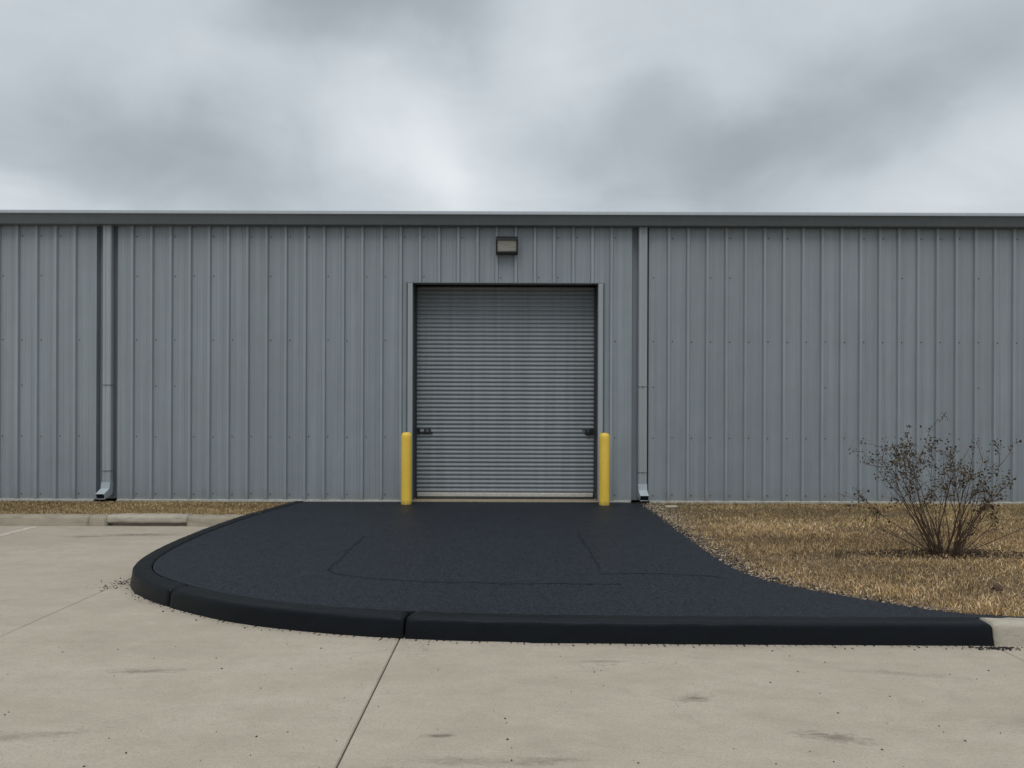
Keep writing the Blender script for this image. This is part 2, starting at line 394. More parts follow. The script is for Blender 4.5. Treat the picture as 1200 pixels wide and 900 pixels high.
# asphalt drive
inner = [p+n_*.186 for p, n_ in zip(path, ns)]
inner = [p for p in inner if p.y < 11.79]
EDGE = [(4.6, 5.262), (4.1, 5.275), (3.65, 5.30), (3.19, 5.42), (2.91, 5.63), (2.57, 5.95), (2.42, 6.10), (2.2, 6.40), (2.08, 6.8), (2.03, 7.3), (2.02, 8.13), (2.01, 9.1), (2.0, 10.3), (1.99, 11.79)]
edge = catmull(EDGE, .012)
ep = []
for i, p in enumerate(edge):
    t = (edge[min(i+1,len(edge)-1)]-edge[max(i-1,0)]).normalized(); n_ = Vector((t.y, -t.x))
    q = Vector((p.x, p.y, 0)); k = min(1, max(0, (p.y-5.27)/.3))
    w = .012*mnoise.noise(q*5)+.018*mnoise.noise(q*18)+.012*mnoise.noise(q*50)
    ep.append(p+n_*w*k)
loop = inner+[Vector((3.31, 5.276))]+ep if False else inner+ep
ZA = .143
def poly_slab(loop, ztop, zbot):
    mb = MB(); n = len(loop)
    mb.add([(p.x, p.y, ztop) for p in loop]+[(p.x, p.y, zbot) for p in loop], [tuple(range(n))]+[(i, n+i, n+(i+1) % n, (i+1) % n) for i in range(n)])
    return mb
tag(poly_slab(loop, ZA, .06).build('asphalt_drive', M['asphalt']), kind='structure')
# seams
def seam(pts, w_, z=ZA+.0045):
    P = catmull(pts, .02); mb = MB(); vs = []
    for i, p in enumerate(P):
        t = (P[min(i+1,len(P)-1)]-P[max(i-1,0)]).normalized(); n_ = Vector((-t.y, t.x)); q = Vector((p.x, p.y, .3))
        fade = math.sin(PI*min(1, max(0, i/(len(P)-1))))**.35
        off = .02*mnoise.noise(q*2.5)+.012*mnoise.noise(q*15)
        w = w_*(2.6); w1 = w*fade*max(.15, .6+1.3*mnoise.noise(q*9+Vector((7,0,0)))+.8*mnoise.noise(q*28)); w2 = w*fade*max(.1, .6+1.3*mnoise.noise(q*9-Vector((5,0,0)))+.8*mnoise.noise(q*31))
        for s_, zz in ((w1, z-.0035), (0, z), (-w2, z-.0035)):
            a = p+n_*(off+s_); vs.append((a.x, a.y, zz))
    fs = []
    for i in range(len(P)-1):
        for k in range(2): fs.append((i*3+k, i*3+k+1, (i+1)*3+k+1, (i+1)*3+k))
    mb.add(vs, fs); return mb
def gp(px, py, z=ZA):
    py -= .0033*(px-600); Y = 870*(CAMH-z)/(py-480); return ((px-600)*Y/870, Y)
mb = MB()
for pts, w in (([gp(428,628), gp(412,642), gp(398,656), gp(385,668)], .013), ([gp(384,668), gp(402,673), gp(440,678), gp(480,681), gp(540,683), gp(600,684), gp(670,684), gp(730,685)], .012),
            ([gp(678,624), gp(690,645), gp(703,667)], .010), ([gp(703,672), gp(760,672), gp(830,675), gp(850,678)], .008)):
    s_ = seam([Vector(p) for p in pts], w); mb.add(s_.v, s_.f)
tag(mb.build('asphalt_seams', M['seam']), kind='structure')

# lawn sheets
def sheet(x0, x1, y0, y1, z, step, amp, fn=None):
    nx = int((x1-x0)/step); ny = int((y1-y0)/step); vs = []; fs = []
    for j in range(ny+1):
        for i in range(nx+1):
            x = x0+(x1-x0)*i/nx; y = y0+(y1-y0)*j/ny
            vs.append((x, y, z+amp*mnoise.noise(Vector((x*1.3, y*1.3, 1)))+amp*.5*mnoise.noise(Vector((x*6, y*6, 3)))))
    for j in range(ny):
        for i in range(nx):
            a = j*(nx+1)+i; fs.append((a, a+1, a+nx+2, a+nx+1))
    mb = MB(); mb.add(vs, fs); return mb
tag(sheet(1.85, 16, 5.27, 11.86, .126, .1, .012).build('lawn', M['soil'], smooth=True), kind='structure')
tag(sheet(-16, -3.50, 10.32, 11.86, .115, .1, .012).build('grass_verge', M['soil'], smooth=True), kind='structure')

# ------------------------------------------------------------------ dry grass blades
edge_np = np.array([(p.x, p.y) for p in edge])
ex = edge_np[np.argsort(edge_np[:, 1])]
def edge_x(y): return np.interp(y, ex[:, 1], ex[:, 0])
def vnoise(x, y, s, seed):
    r = np.random.default_rng(seed).random((64, 64)); u = x*s; v = y*s
    i = np.floor(u).astype(int); j = np.floor(v).astype(int); fu = u-i; fv = v-j; fu = fu*fu*(3-2*fu); fv = fv*fv*(3-2*fv)
    g = lambda a, b: r[a % 64, b % 64]
    return (g(i,j)*(1-fu)+g(i+1,j)*fu)*(1-fv)+(g(i,j+1)*(1-fu)+g(i+1,j+1)*fu)*fv
BUSH = (4.46, 7.62)
def blades(name, x, y, z, hscale, label):
    n = len(x)
    cl = vnoise(x*.6, y*1.5, 2.2, 1)*.4+vnoise(x*.6, y*1.6, 6, 2)*.35+vnoise(x, y, 21, 3)*.25
    h = (.012+.034*rng.random(n)**1.8)*(.25+1.55*cl)*hscale
    yaw = rng.random(n)*2*PI; lean = h*(.35+1.25*rng.random(n)); w = .0013+.0019*rng.random(n)
    dx, dy = np.cos(yaw), np.sin(yaw)
    wy = rng.random(n)*PI; wx, wz = np.cos(wy)*w, np.sin(wy)*w
    v = np.zeros((n, 5, 3))
    mx, my, mz = x+dx*lean*.35, y+dy*lean*.35, z+h*.62
    v[:,0] = np.stack([x-wx, y-wz, z-.006], 1); v[:,1] = np.stack([x+wx, y+wz, z-.006], 1)
    v[:,2] = np.stack([mx+wx*.8, my+wz*.8, mz], 1); v[:,3] = np.stack([mx-wx*.8, my-wz*.8, mz], 1)
    v[:,4] = np.stack([x+dx*lean, y+dy*lean, z+h*(.75+.3*rng.random(n))], 1)
    base = np.arange(n)[:, None]*5
    loops = (base+np.array([0,1,2,3,3,2,4])).ravel(); sizes = np.tile([4, 3], n)
    pal = np.array([(.39,.272,.142), (.305,.203,.098), (.45,.338,.20), (.20,.136,.072), (.53,.43,.29), (.105,.076,.048), (.165,.155,.072)])
    pr = np.stack([.26+0*x, .26+0*x, .15+0*x, .16+.14*(1-cl), .06+0*x, .08+.14*(1-cl), .04+.42*np.clip((y-8.9)/2.2, 0, 1)*(.3+cl)], 1)
    pr /= pr.sum(1, keepdims=True); pick = (rng.random(n)[:, None] > np.cumsum(pr, 1)).sum(1).clip(0, 6)
    col = pal[pick]*(.58+1.12*cl)[:, None]*(.75+.75*rng.random(n)**1.5)[:, None]*(.78+.5*vnoise(x*.5, y, 1.3, 31))[:, None]
    o = np_mesh(name, v.reshape(-1, 3), loops, sizes, M['grass'], np.repeat(col, 5, 0))
    return tag(o, label, 'grass', kind='stuff')
n = 340000
Y = 5.30+6.5*rng.random(n)**1.15; X = 1.95+7.6*rng.random(n)
d = X-edge_x(Y)-np.where(Y > 5.35, 0, .0)
dens = np.clip((d-.03)/.45, 0, 1)**.7*(.45+.75*vnoise(X, Y, 1.1, 9))
dens *= np.clip(.25+np.hypot((X-2.45)/.6, (Y-10.6)/1.1)-.5, .3, 1); dens *= np.where(vnoise(X*.55, Y*1.6, 1.3, 21) > .80, .35, 1)
db = np.hypot((X-BUSH[0]-.0)/1.1, (Y-BUSH[1]-.02)/.26); dens *= np.clip(.30+.7*(db-.75)/.5, .40, 1)
keep = (rng.random(n) < dens) & (d > .02); X, Y = X[keep], Y[keep]
blades('dry_grass', X, Y, np.full(len(X), .126), 1.0, 'dry straw coloured lawn right of the asphalt drive')
n = 100000
X = 9.4+6.4*rng.random(n); Y = 5.32+6.45*rng.random(n); k = rng.random(n) < .5+.6*vnoise(X, Y, 1.1, 9); X, Y = X[k], Y[k]
blades('dry_grass', X, Y, np.full(len(X), .126), 1.0, 'dry straw coloured lawn beyond the right edge of the view')
n = 150000
X = -14+10.5*rng.random(n); Y = 10.36+1.44*rng.random(n); k = (X < -3.42-.2*(Y-10.3)*.0-.12) & (rng.random(n) < .55+.5*vnoise(X, Y, 2, 4)); X, Y = X[k], Y[k]
blades('dry_grass', X, Y, np.full(len(X), .118), .85, 'dry grass strip between the left wall and the concrete kerbs')

# pebbles, crumbs
def scatter(name, pts, sizes, cols, mat, label, cat, flat=.6):
    ico = bmesh.new(); bmesh.ops.create_icosphere(ico, subdivisions=1, radius=1); bv = np.array([v.co for v in ico.verts]); bf = np.array([[v.index for v in f.verts] for f in ico.faces]); ico.free()
    n = len(pts); nv = len(bv)
    jit = .65+.6*rng.random((n, nv, 1)); sc = np.stack([sizes*(.7+.6*rng.random(n)), sizes*(.7+.6*rng.random(n)), sizes*flat], 1)
    V = bv[None]*jit*sc[:, None]+pts[:, None]
    F = (bf[None]+np.arange(n)[:, None, None]*nv).reshape(-1)
    o = np_mesh(name, V.reshape(-1, 3), F, np.full(n*len(bf), 3), mat, np.repeat(cols, nv, 0)); return tag(o, label, cat, kind='stuff')
# crumbs of asphalt along the kerb foot, the corner and the lawn edge
pts = []; sz = []
for k in range(1100):
    i = int(rng.integers(0, len(path))); p = path[i]; n_ = ns[i]
    dd = rng.exponential(.022); q = p-n_*dd
    if p.y > 9 and rng.random() < .7: continue
    pts.append((q.x, q.y, .003)); sz.append(.002+.006*rng.random()**2.5)
for k in range(150):
    a = rng.normal(0, .16); q = Vector((-3.52-abs(rng.normal(0, .12)), 6.80+a*.8)); pts.append((q.x, q.y, .003)); sz.append(.002+.007*rng.random()**2.5)
for k in range(160):
    q = (3.30+rng.normal(0, .09), 5.06-abs(rng.normal(0, .03))); pts.append((*q, .003)); sz.append(.003+.008*rng.random()**2)
for k in range(260):
    t = rng.random(); pts.append((-4.5+8*rng.random(), 2.9+2.2*rng.random(), .002)); sz.append(.0018+.0045*rng.random()**3)
for k in range(2300):
    yy = 5.32+6.4*rng.random(); w = .16*math.exp(-((yy-7.4)/1.6)**2)+.035
    pts.append((float(edge_x(yy))+abs(rng.normal(0, w)), yy, .130)); sz.append(.004+.013*rng.random()**2)
scatter('asphalt_crumbs', np.array(pts), np.array(sz), np.zeros((len(pts), 3)), M['crumb'], 'black asphalt crumbs scattered along the kerbs and the lawn edge', 'crumbs')
n = 2600
yy = 5.35+6.4*rng.random(n); xx = edge_x(yy)+np.abs(rng.normal(0, .22, n))
cc = np.array([(.40,.33,.27),(.30,.24,.19),(.50,.43,.37),(.22,.17,.13)])[rng.integers(0, 4, n)]
scatter('gravel', np.stack([xx, yy, np.full(n, .129)], 1), .004+.012*rng.random(n)**2.5, cc, M['pebble'], 'tan gravel and bare soil crumbs along the edge of the drive', 'gravel')
# leaf litter below the shrub
n = 900
an = rng.random(n)*2*PI; rr = rng.random(n)**.8
xx = BUSH[0]+np.cos(an)*rr*1.05+.05; yy = BUSH[1]+np.sin(an)*rr*.26+.05+.10*(vnoise(xx, xx*0+3, 2.5, 41)-.5)
scatter('leaf_litter', np.stack([xx, yy, .133+.012*rng.random(n)], 1), .006+.014*rng.random(n), np.array([(.055,.038,.028),(.085,.06,.042),(.035,.027,.022),(.19,.15,.12)])[rng.choice(4, n, p=[.4,.3,.25,.05])], M['pebble'], 'dark fallen leaf litter under the bare shrub', 'leaf litter', .35)

# ------------------------------------------------------------------ warehouse
wh = tag(empty('warehouse', (0, D, ZG)), 'long grey ribbed metal warehouse with a roller door behind the asphalt drive', 'warehouse')
WX0, WX1 = -15.0, 15.0
ZT = 4.62
DX0, DX1, DZ = -1.585, 1.367, 3.615      # door opening
PIT = .3048; RX = .052
CH = [(-6.625, -6.285), (1.905, 2.175)]   # recessed channels for the downspouts
CHD = .11
def profile(x0, x1):
    pts = [(x0, D)]
    n0 = math.floor((x0-RX)/PIT)-1
    feats = []
    for n in range(n0, n0+int((x1-x0)/PIT)+4):
        c = RX+n*PIT
        feats.append((c-.034, c+.034, [(c-.034, D), (c-.019, D-.040), (c+.019, D-.040), (c+.034, D)]))
        for k in (1, 2):
            q = c+k*PIT/3; feats.append((q-.016, q+.016, [(q-.016, D), (q-.009, D-.0045), (q+.009, D-.0045), (q+.016, D)]))
    for a, b_ in CH: feats.append((a, b_, [(a, D), (a+.002, D+CHD), (b_-.002, D+CHD), (b_, D)]))
    feats.sort()
    for a, b_, ps in feats:
        if a < x0+.002 or b_ > x1-.002: continue
        if len(ps) and ps[1][1] < D and any(b_ > c0-.012 and a < c1+.012 for c0, c1 in CH): continue
        pts += ps
    pts.append((x1, D)); return pts
def wall_part(x0, x1, z0, z1, screws=True):
    pr = profile(x0, x1); n = len(pr); nz = 2
    mb = MB(); vs = [(x, y, z0) for x, y in pr]+[(x, y, z1) for x, y in pr]
    for i in range(n-1):
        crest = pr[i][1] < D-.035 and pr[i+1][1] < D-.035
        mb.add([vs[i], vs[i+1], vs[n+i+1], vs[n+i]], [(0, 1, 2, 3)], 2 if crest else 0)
    # screws beside the ribs along the girt lines
    r_ = random.Random(int(x0*10)+5)
    n0 = math.floor((x0-RX)/PIT)
    for zc, prob in ((2.70, .93), (1.165, .93), (.25, .9), (1.97, .16), (4.35, .5), (3.72, .4)):
        if not z0+.03 < zc < z1-.03: continue
        for k in range(n0, n0+int((x1-x0)/PIT)+2):
            cx = RX+k*PIT+.062
            if cx < x0+.02 or cx > x1-.02 or any(a-.01 < cx < b_+.01 for a, b_ in CH) or r_.random() > prob: continue
            cz = zc+r_.uniform(-.006, .006); rr = .0108; m_ = 8
            ring = [(cx+rr*math.cos(2*PI*i/m_), D-.0005, cz+rr*math.sin(2*PI*i/m_)) for i in range(m_)]
            top = [(cx+rr*.7*math.cos(2*PI*i/m_), D-.007, cz+rr*.7*math.sin(2*PI*i/m_)) for i in range(m_)]
            mb.add(ring+top, [(i, (i+1) % m_, m_+(i+1) % m_, m_+i) for i in range(m_)]+[tuple(range(m_, 2*m_))], 1)
    return mb
TW = .075    # door trim width
wl = MB()
for args in ((WX0, DX0-TW, ZG+.012, ZT), (DX1+TW, WX1, ZG+.012, ZT), (DX0-TW, DX1+TW, DZ+.012, ZT)):
    p = wall_part(*args); o_ = len(wl.v); wl.v += p.v; wl.f += [tuple(i+o_ for i in f) for f in p.f]; wl.mi += p.mi
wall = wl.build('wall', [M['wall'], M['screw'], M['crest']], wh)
# base flashing (pale line at the foot of the sheets) in runs that leave the door and channels free
mb = MB()
for a, b_ in ((WX0, -6.64), (-6.27, DX0-.10), (DX1+.10, 1.89), (2.19, WX1)):
    mb.prism_x([(D-.046, ZG-.02), (D-.046, ZG+.010), (D-.043, ZG+.016), (D+.01, ZG+.018), (D+.01, ZG-.02)], a, b_)
mb.build('base_flashing', M['trimbase'], wh)
# side, back walls and roof
mb = MB()
mb.box(WX0-.02, WX0, D+.003, D+20, ZG-.1, ZT-.003); mb.box(WX1, WX1+.02, D+.003, D+20, ZG-.1, ZT-.003)
mb.box(WX0, WX1, D+19.98, D+20, ZG-.1, ZT-.003)
mb.add([(WX0-.01, D+.02, ZT), (WX0-.01, D+19.98, ZT), (WX0-.01, D+10, ZT+.9)], [(0, 1, 2)]); mb.add([(WX1+.01, D+.02, ZT), (WX1+.01, D+19.98, ZT), (WX1+.01, D+10, ZT+.9)], [(0, 1, 2)])
mb.build('outer_wall', M['wall'], wh)
mb = MB()
mb.prism_x([(D-.18, 4.665), (D+10, 5.55), (D+20.2, 4.665), (D+20.2, 4.63), (D+10, 5.51), (D-.18, 4.63)], WX0-.2, WX1+.2)
roof = mb.build('roof', M['trim'], wh)
# gutter: leaning face, rolled front lip, return to the wall
mb = MB()
mb.prism_x([(D-.245, 4.655), (D-.175, 4.505), (D+.004, 4.505), (D+.004, 4.525), (D-.16, 4.525), (D-.226, 4.655)], WX0-.2, WX1+.2, segs=1)
gut = mb.build('gutter', M['gutter'], wh, bevel=.004)
mb = MB(); mb.prism_x([(D-.275, 4.648), (D-.268, 4.672), (D-.245, 4.704), (D-.20, 4.708), (D-.21, 4.672), (D-.235, 4.648)], WX0-.2, WX1+.2)
mb.build('gutter_lip', M['gutter_lip'], gut)

# door frame
yo = D-.044; REC = .42
for x0, x1 in ((DX0-TW, DX0), (DX1, DX1+TW)):
    mb = MB(); mb.box(x0, x1, yo, D+.05, ZG-.02, DZ); mb.build('door_jamb', M['trim'], wh, bevel=.004)
    mb = MB(); mb.box(x0, x1, D+.052, D+REC+.06, ZG-.02, DZ+.02); mb.build('door_lining', M['lining'], wh)  # lining colour darkened to stand in for shade inside the recess
mb = MB(); mb.box(DX0-TW+.002, DX1+TW-.002, yo+.006, D+.12, DZ, DZ+.014); mb.build('door_head', M['gutter'], wh, bevel=.003)
# J flashing just outside the trim, coloured dark to stand in for its shadow line
for x in (DX0-TW-.028, DX1+TW+.012):
    mb = MB(); mb.box(x, x+.016, D-.02, D+.004, ZG+.04, DZ+.02); mb.build('door_flashing', M['gutter'], wh)
mb = MB(); mb.box(DX0, DX1, D+.125, D+REC-.06, DZ+.03, DZ+.4); mb.box(DX0-.3, DX1+.3, D+REC+.065, D+REC+.09, ZG, DZ+.4); mb.build('door_head_shade', M['dark'], wh)  # near-black boxes standing in for the deep shadow above and behind the curtain
mb = MB(); mb.prism_x([(D-.05, ZG-.1), (D-.05, ZG+.004), (D-.045, ZG+.008), (D+.6, ZG+.010), (D+.6, ZG-.1)], DX0-.06, DX1+.06); mb.build('door_sill', M['sill'], wh)
YD = D+REC
mb = MB()
pit = .0695; z = ZG+.088; vs = []; prof = []
while z < DZ+.02:
    for t, dpt in ((0, .012), (.12, .015), (.20, .002), (.30, -.007), (.42, -.0115), (.55, -.0130), (.70, -.0105), (.84, -.001), (.93, .007)):
        prof.append((YD+dpt, z+t*pit))
    z += pit
n = len(prof); x0, x1 = DX0+.018, DX1-.018
mb.add([(x0, y, zz) for y, zz in prof]+[(x1, y, zz) for y, zz in prof], [(i, i+1, n+i+1, n+i) for i in range(n-1)])
door = mb.build('roller_door', M['door'], wh)
for x0, x1 in ((DX0+.001, DX0+.02), (DX1-.02, DX1-.001)):
    mb = MB(); mb.box(x0, x1, YD-.035, YD+.05, ZG+.013, DZ-.003); mb.build('guide_rail', M['lining'], door, bevel=.003)
mb = MB(); mb.prism_x([(YD-.02, ZG+.024), (YD-.028, ZG+.028), (YD-.028, ZG+.083), (YD-.018, ZG+.089), (YD+.02, ZG+.089), (YD+.02, ZG+.024)], DX0+.03, DX1-.03); mb.build('bottom_bar', M['whitebar'], door, bevel=.004)
mb = MB(); mb.box(DX0+.022, DX1-.022, YD-.21, YD+.012, ZG+.0115, ZG+.021); mb.build('sill_shade_strip', M['black'], door)  # black strip laid on the sill as the shadow at its back
for s_, xb in ((1, DX0+.022), (-1, DX1-.022)):
    mb = MB(); zc = 1.255
    def bx(a, b_, y0, y1, z0, z1):
        xx = sorted((xb+s_*a, xb+s_*b_)); mb.box(xx[0], xx[1], y0, y1, z0, z1)
    bx(0, .05, YD-.045, YD-.01, zc-.045, zc+.045)
    bx(.03, .26 if s_ > 0 else .15, YD-.032, YD-.012, zc-.040, zc-.018)
    for q in ((.12, .145), (.20, .225)) if s_ > 0 else ((.05, .08), (.11, .135)): bx(q[0], q[1], YD-.045, YD-.012, zc-.038, zc+.03)
    bx(.12, .225, YD-.036, YD-.016, zc+.022, zc+.034) if s_ > 0 else bx(.03, .19, YD-.036, YD-.016, zc+.016, zc+.03)
    if s_ < 0: bx(.06, .12, YD-.06, YD-.035, zc-.06, zc)
    mb.build('latch', M['black'], door, bevel=.003)

# downspouts
def downspout(xc, w, kick_x, top):
    mb = MB(); h = w/2; yf, yb = D-.075, D+.012
    def loop(cx, y0, y1, z):
        r = .014
        return [(cx-h+r, y0, z), (cx-h/3, y0, z), (cx-h/3+.006, y0+.008, z), (cx+h/3-.006, y0+.008, z), (cx+h/3, y0, z), (cx+h-r, y0, z), (cx+h, y0+r, z), (cx+h, y1, z), (cx-h, y1, z), (cx-h, y0+r, z)]
    rings = [loop(xc, yf, yb, top), loop(xc, yf, yb, ZG+.27)]
    n = 10; vs = sum(rings, []); mb.add(vs, [(i, (i+1) % n, n+(i+1) % n, n+i) for i in range(n)]+[tuple(range(n))])
    ds = mb.build('downspout', M['pipe'], wh)
    # joint sleeves and strap
    for z in (1.98, .62):
        mb = MB(); mb.box(xc-h-.004, xc+h+.004, yf-.004, yb+.004, z-.006, z+.006); mb.build('strap', M['gutter'], ds)
    # kicked-out shoe with an open mouth
    mb = MB()
    a = [(xc-h-.003, yf-.003, ZG+.29), (xc+h+.003, yf-.003, ZG+.29), (xc+h+.003, yb+.003, ZG+.29), (xc-h-.003, yb+.003, ZG+.29)]
    b_ = [(xc-h-.003+kick_x*.25, yf-.012, ZG+.19), (xc+h+kick_x*.25, yf-.012, ZG+.19), (xc+h+kick_x*.25, yb, ZG+.10), (xc-h+kick_x*.25, yb, ZG+.10)]
    c_ = [(xc-h+kick_x, yf-.13, ZG+.115), (xc+h+kick_x, yf-.13, ZG+.115), (xc+h+kick_x, yf-.10, ZG+.03), (xc-h+kick_x, yf-.10, ZG+.03)]
    vs = a+b_+c_; fs = []
    for k in (0, 4):
        for i in range(4): fs.append((k+i, k+(i+1) % 4, k+4+(i+1) % 4, k+4+i))
    mb.add(vs, fs); sh = mb.build('shoe', M['pipe_end'], ds)
    sm = sh.modifiers.new('thick', 'SOLIDIFY'); sm.thickness = .003; sm.offset = -1
    mb = MB(); k = .9
    q = [Vector(p)+Vector((0, .025, 0)) for p in c_]; ctr = sum(q, Vector())/4; q = [ctr+(p-ctr)*.95 for p in q]
    mb.add(q, [(0, 1, 2, 3)]); mb.build('outlet_shade', M['dark'], ds)  # near-black sheet in the mouth stands in for shade inside the pipe
downspout(-6.425, .135, -.03, 4.51)
downspout(2.072, .135, .01, 4.51)

# ------------------------------------------------------------------ wall lamp
lx0, lx1, lz0, lz1 = -.262, .085, 4.065, 4.335
lp = tag(empty('wall_light', ((lx0+lx1)/2, D-.03, 4.2)), 'black box wall light with a pale lens, on the wall above the roller door', 'light')
mb = MB(); yb = D-.0325
mb.box(lx0, lx1, yb-.03, yb, lz0, lz1)                                                  # back plate
mb.prism_x([(yb-.031, lz1-.075), (yb-.031, lz1), (yb-.12, lz1-.002), (yb-.185, lz1-.05), (yb-.185, lz1-.075)], lx0, lx1)   # hood
for x0, x1 in ((lx0, lx0+.024), (lx1-.024, lx1)):
    mb.prism_x([(yb-.031, lz0), (yb-.031, lz1-.076), (yb-.183, lz1-.076), (yb-.115, lz0), ], x0, x1)
mb.prism_x([(yb-.031, lz0), (yb-.031, lz0+.034), (yb-.125, lz0+.034), (yb-.113, lz0)], lx0+.025, lx1-.025)
mb.build('housing', M['bronze'], lp, bevel=.004)
mb = MB(); mb.prism_x([(yb-.035, lz0+.036), (yb-.035, lz1-.077), (yb-.165, lz1-.077), (yb-.115, lz0+.036)], lx0+.026, lx1-.026); mb.build('lens', M['lens'], lp)

# ------------------------------------------------------------------ bollards
def bollard_mesh():
    mb = MB(); n = 28; prof = [(.083, -.25), (.083, 0)]+[(.0825, z) for z in np.linspace(.1, 1.0, 10)]+[(.0815, 1.045), (.077, 1.075), (.066, 1.096), (.045, 1.108), (.02, 1.113)]
    vs = [(r*math.cos(2*PI*k/n), r*math.sin(2*PI*k/n), z) for r, z in prof for k in range(n)]; vs.append((0, 0, 1.114))
    fs = [(i*n+k, i*n+(k+1) % n, (i+1)*n+(k+1) % n, (i+1)*n+k) for i in range(len(prof)-1) for k in range(n)]
    t = (len(prof)-1)*n; fs += [(t+k, t+(k+1) % n, len(vs)-1) for k in range(n)]
    mb.add(vs, fs); return mb
bo = bollard_mesh().build('bollard', M['yellow'], smooth=True); bo.location = (-1.63, 11.48, ZA)
b2 = bo.copy(); b2.data = bo.data.copy(); C.objects.link(b2); b2.location = (1.428, 11.46, ZA); b2.rotation_euler = (0, R(.25), 1.3)
for v in b2.data.vertices:
    pass
tag(bo, 'yellow pipe bollard at the left jamb of the roller door', 'bollard', 'yellow bollards flanking the roller door')
tag(b2, 'yellow pipe bollard at the right jamb of the roller door, near the right downspout', 'bollard', 'yellow bollards flanking the roller door')

# ------------------------------------------------------------------ shrub
bush = tag(empty('shrub', (BUSH[0], BUSH[1], .13)), 'sparse many stemmed shrub with withered brown leaves on the dry lawn by the wall', 'shrub')
rs = random.Random(21)
br = MB(); LV = []; LC = []
def leaf_at(p, big=1.0):
    ln = rs.uniform(.016, .034)*big; w = ln*rs.uniform(.35, .55)
    a = Vector((rs.gauss(0,1), rs.gauss(0,1), rs.gauss(0,.8))).normalized(); b_ = a.cross(Vector((rs.gauss(0,1), rs.gauss(0,1), rs.gauss(0,1)))).normalized(); c_ = a.cross(b_)
    q = p+a*.006
    LV.append([q, q+a*ln*.45+b_*w+c_*w*.35, q+a*ln, q+a*ln*.45-b_*w+c_*w*.35])
    LC.append(rs.choice([(.12,.082,.048), (.095,.066,.040), (.045,.036,.024), (.060,.045,.030), (.030,.026,.020), (.075,.062,.030), (.050,.050,.026), (.10,.075,.045)]))
def curve_branch(p0, d0, length, r0, up, n=9, wob=.10):
    pts = [Vector(p0)]; d = Vector(d0).normalized()
    for i in range(n):
        d = (d+Vector((rs.gauss(0, wob), rs.gauss(0, wob), rs.gauss(0, wob*.6)+up))).normalized(); pts.append(pts[-1]+d*length/n)
    br.tube(pts, [r0*(1-.78*i/n) for i in range(n+1)], 5); return pts
def clusters(pts, k, spread):
    for _ in range(k):
        p = pts[-1-rs.choice([0, 0, 0, 1, 1, 2])]
        leaf_at(p+Vector((rs.gauss(0, spread), rs.gauss(0, spread), rs.gauss(0, spread))))
def twigs(pts, r0, lo, cnt, lrange):
    for _ in range(cnt):
        i = rs.randint(int(len(pts)*lo), len(pts)-1); t = (pts[min(i+1, len(pts)-1)]-pts[max(i-1, 0)]).normalized()
        dd = (t*.9+Vector((rs.gauss(0, .55), rs.gauss(0, .55), rs.gauss(.08, .35)))).normalized()
        tw = curve_branch(pts[i], dd, rs.uniform(*lrange), r0*.5, .01, 5, .14)
        for j in range(rs.randint(1, 3)):
            dd2 = (dd+Vector((rs.gauss(0, .7), rs.gauss(0, .7), rs.gauss(0, .5)))).normalized()
            t2 = curve_branch(tw[rs.randint(2, 5)], dd2, rs.uniform(.05, .14), r0*.26, 0, 3, .18)
            if rs.random() < .5: clusters(t2, rs.randint(3, 12), .02)
        if rs.random() < .70: clusters(tw, rs.randint(3, 12), .022)
B0 = Vector((BUSH[0], BUSH[1], .11))
stems = []
for k in range(24):
    az = 2*PI*k/24+rs.uniform(-.3, .3); tilt = R(rs.choice([5, 9, 13, 17, 21, 25, 29])+rs.uniform(-4, 4))
    stems.append((az, tilt, rs.uniform(.95, 1.34)))
for az, tl, ln in ((PI*1.02, 60, .95), (PI*.95, 50, 1.12), (PI*1.1, 44, 1.22), (PI*.9, 38, 1.34), (PI, 35, 1.38), (.05, 44, .95), (-.1, 52, .85), (.1, 36, 1.1), (0, 28, 1.25), (PI*1.05, 27, 1.40), (PI*.98, 31, 1.15), (PI*1.0, 22, 1.3)):
    stems.append((az, R(tl), ln))
for az, tilt, ln in stems:
    ln = ln*(1-.26*max(0, math.cos(az))*math.sin(tilt)*1.6)*(1.10-.22*math.sin(tilt))
    d0 = Vector((math.cos(az)*math.sin(tilt), math.sin(az)*math.sin(tilt)*.8, math.cos(tilt)))
    base = B0+Vector((math.cos(az)*rs.uniform(.02, .17), math.sin(az)*rs.uniform(.02, .12), 0)); r0 = rs.uniform(.0050, .0092)
    pts = curve_branch(base, d0, ln, r0, .012 if tilt < R(45) else .028, 12, .095)
    twigs(pts, r0, .5, rs.randint(2, 5), (.14, .36)); clusters(pts, rs.randint(6, 14), .03)
for az in (.05,):
    pts = curve_branch(B0+Vector((.1, 0, 0)), Vector((.86, -.05, .45)), 1.45, .006, .0, 9, .03); twigs(pts, .006, .6, 2, (.1, .2))
for k in range(26):
    az = rs.uniform(0, 2*PI); tilt = R(rs.uniform(4, 52)); d0 = Vector((math.cos(az)*math.sin(tilt), math.sin(az)*math.sin(tilt)*.8, math.cos(tilt)))
    pts = curve_branch(B0+Vector((math.cos(az)*.1, math.sin(az)*.07, 0)), d0, rs.uniform(.3, .75), rs.uniform(.003, .005), .01, 8, .11)
    for q in range(3): curve_branch(pts[rs.randint(3, 7)], (d0+Vector((rs.gauss(0, .5), rs.gauss(0, .5), .2))), rs.uniform(.1, .3), .002, .01, 5, .13)
br.build('branches', M['bark'], bush, smooth=True)
V = np.array([[tuple(p) for p in q] for q in LV])-np.array([BUSH[0], BUSH[1], .13])
fo = np_mesh('foliage', V.reshape(-1, 3), np.arange(len(LV)*4), np.full(len(LV), 4), M['leaf'], np.repeat(np.array(LC), 4, 0)); fo.parent = bush
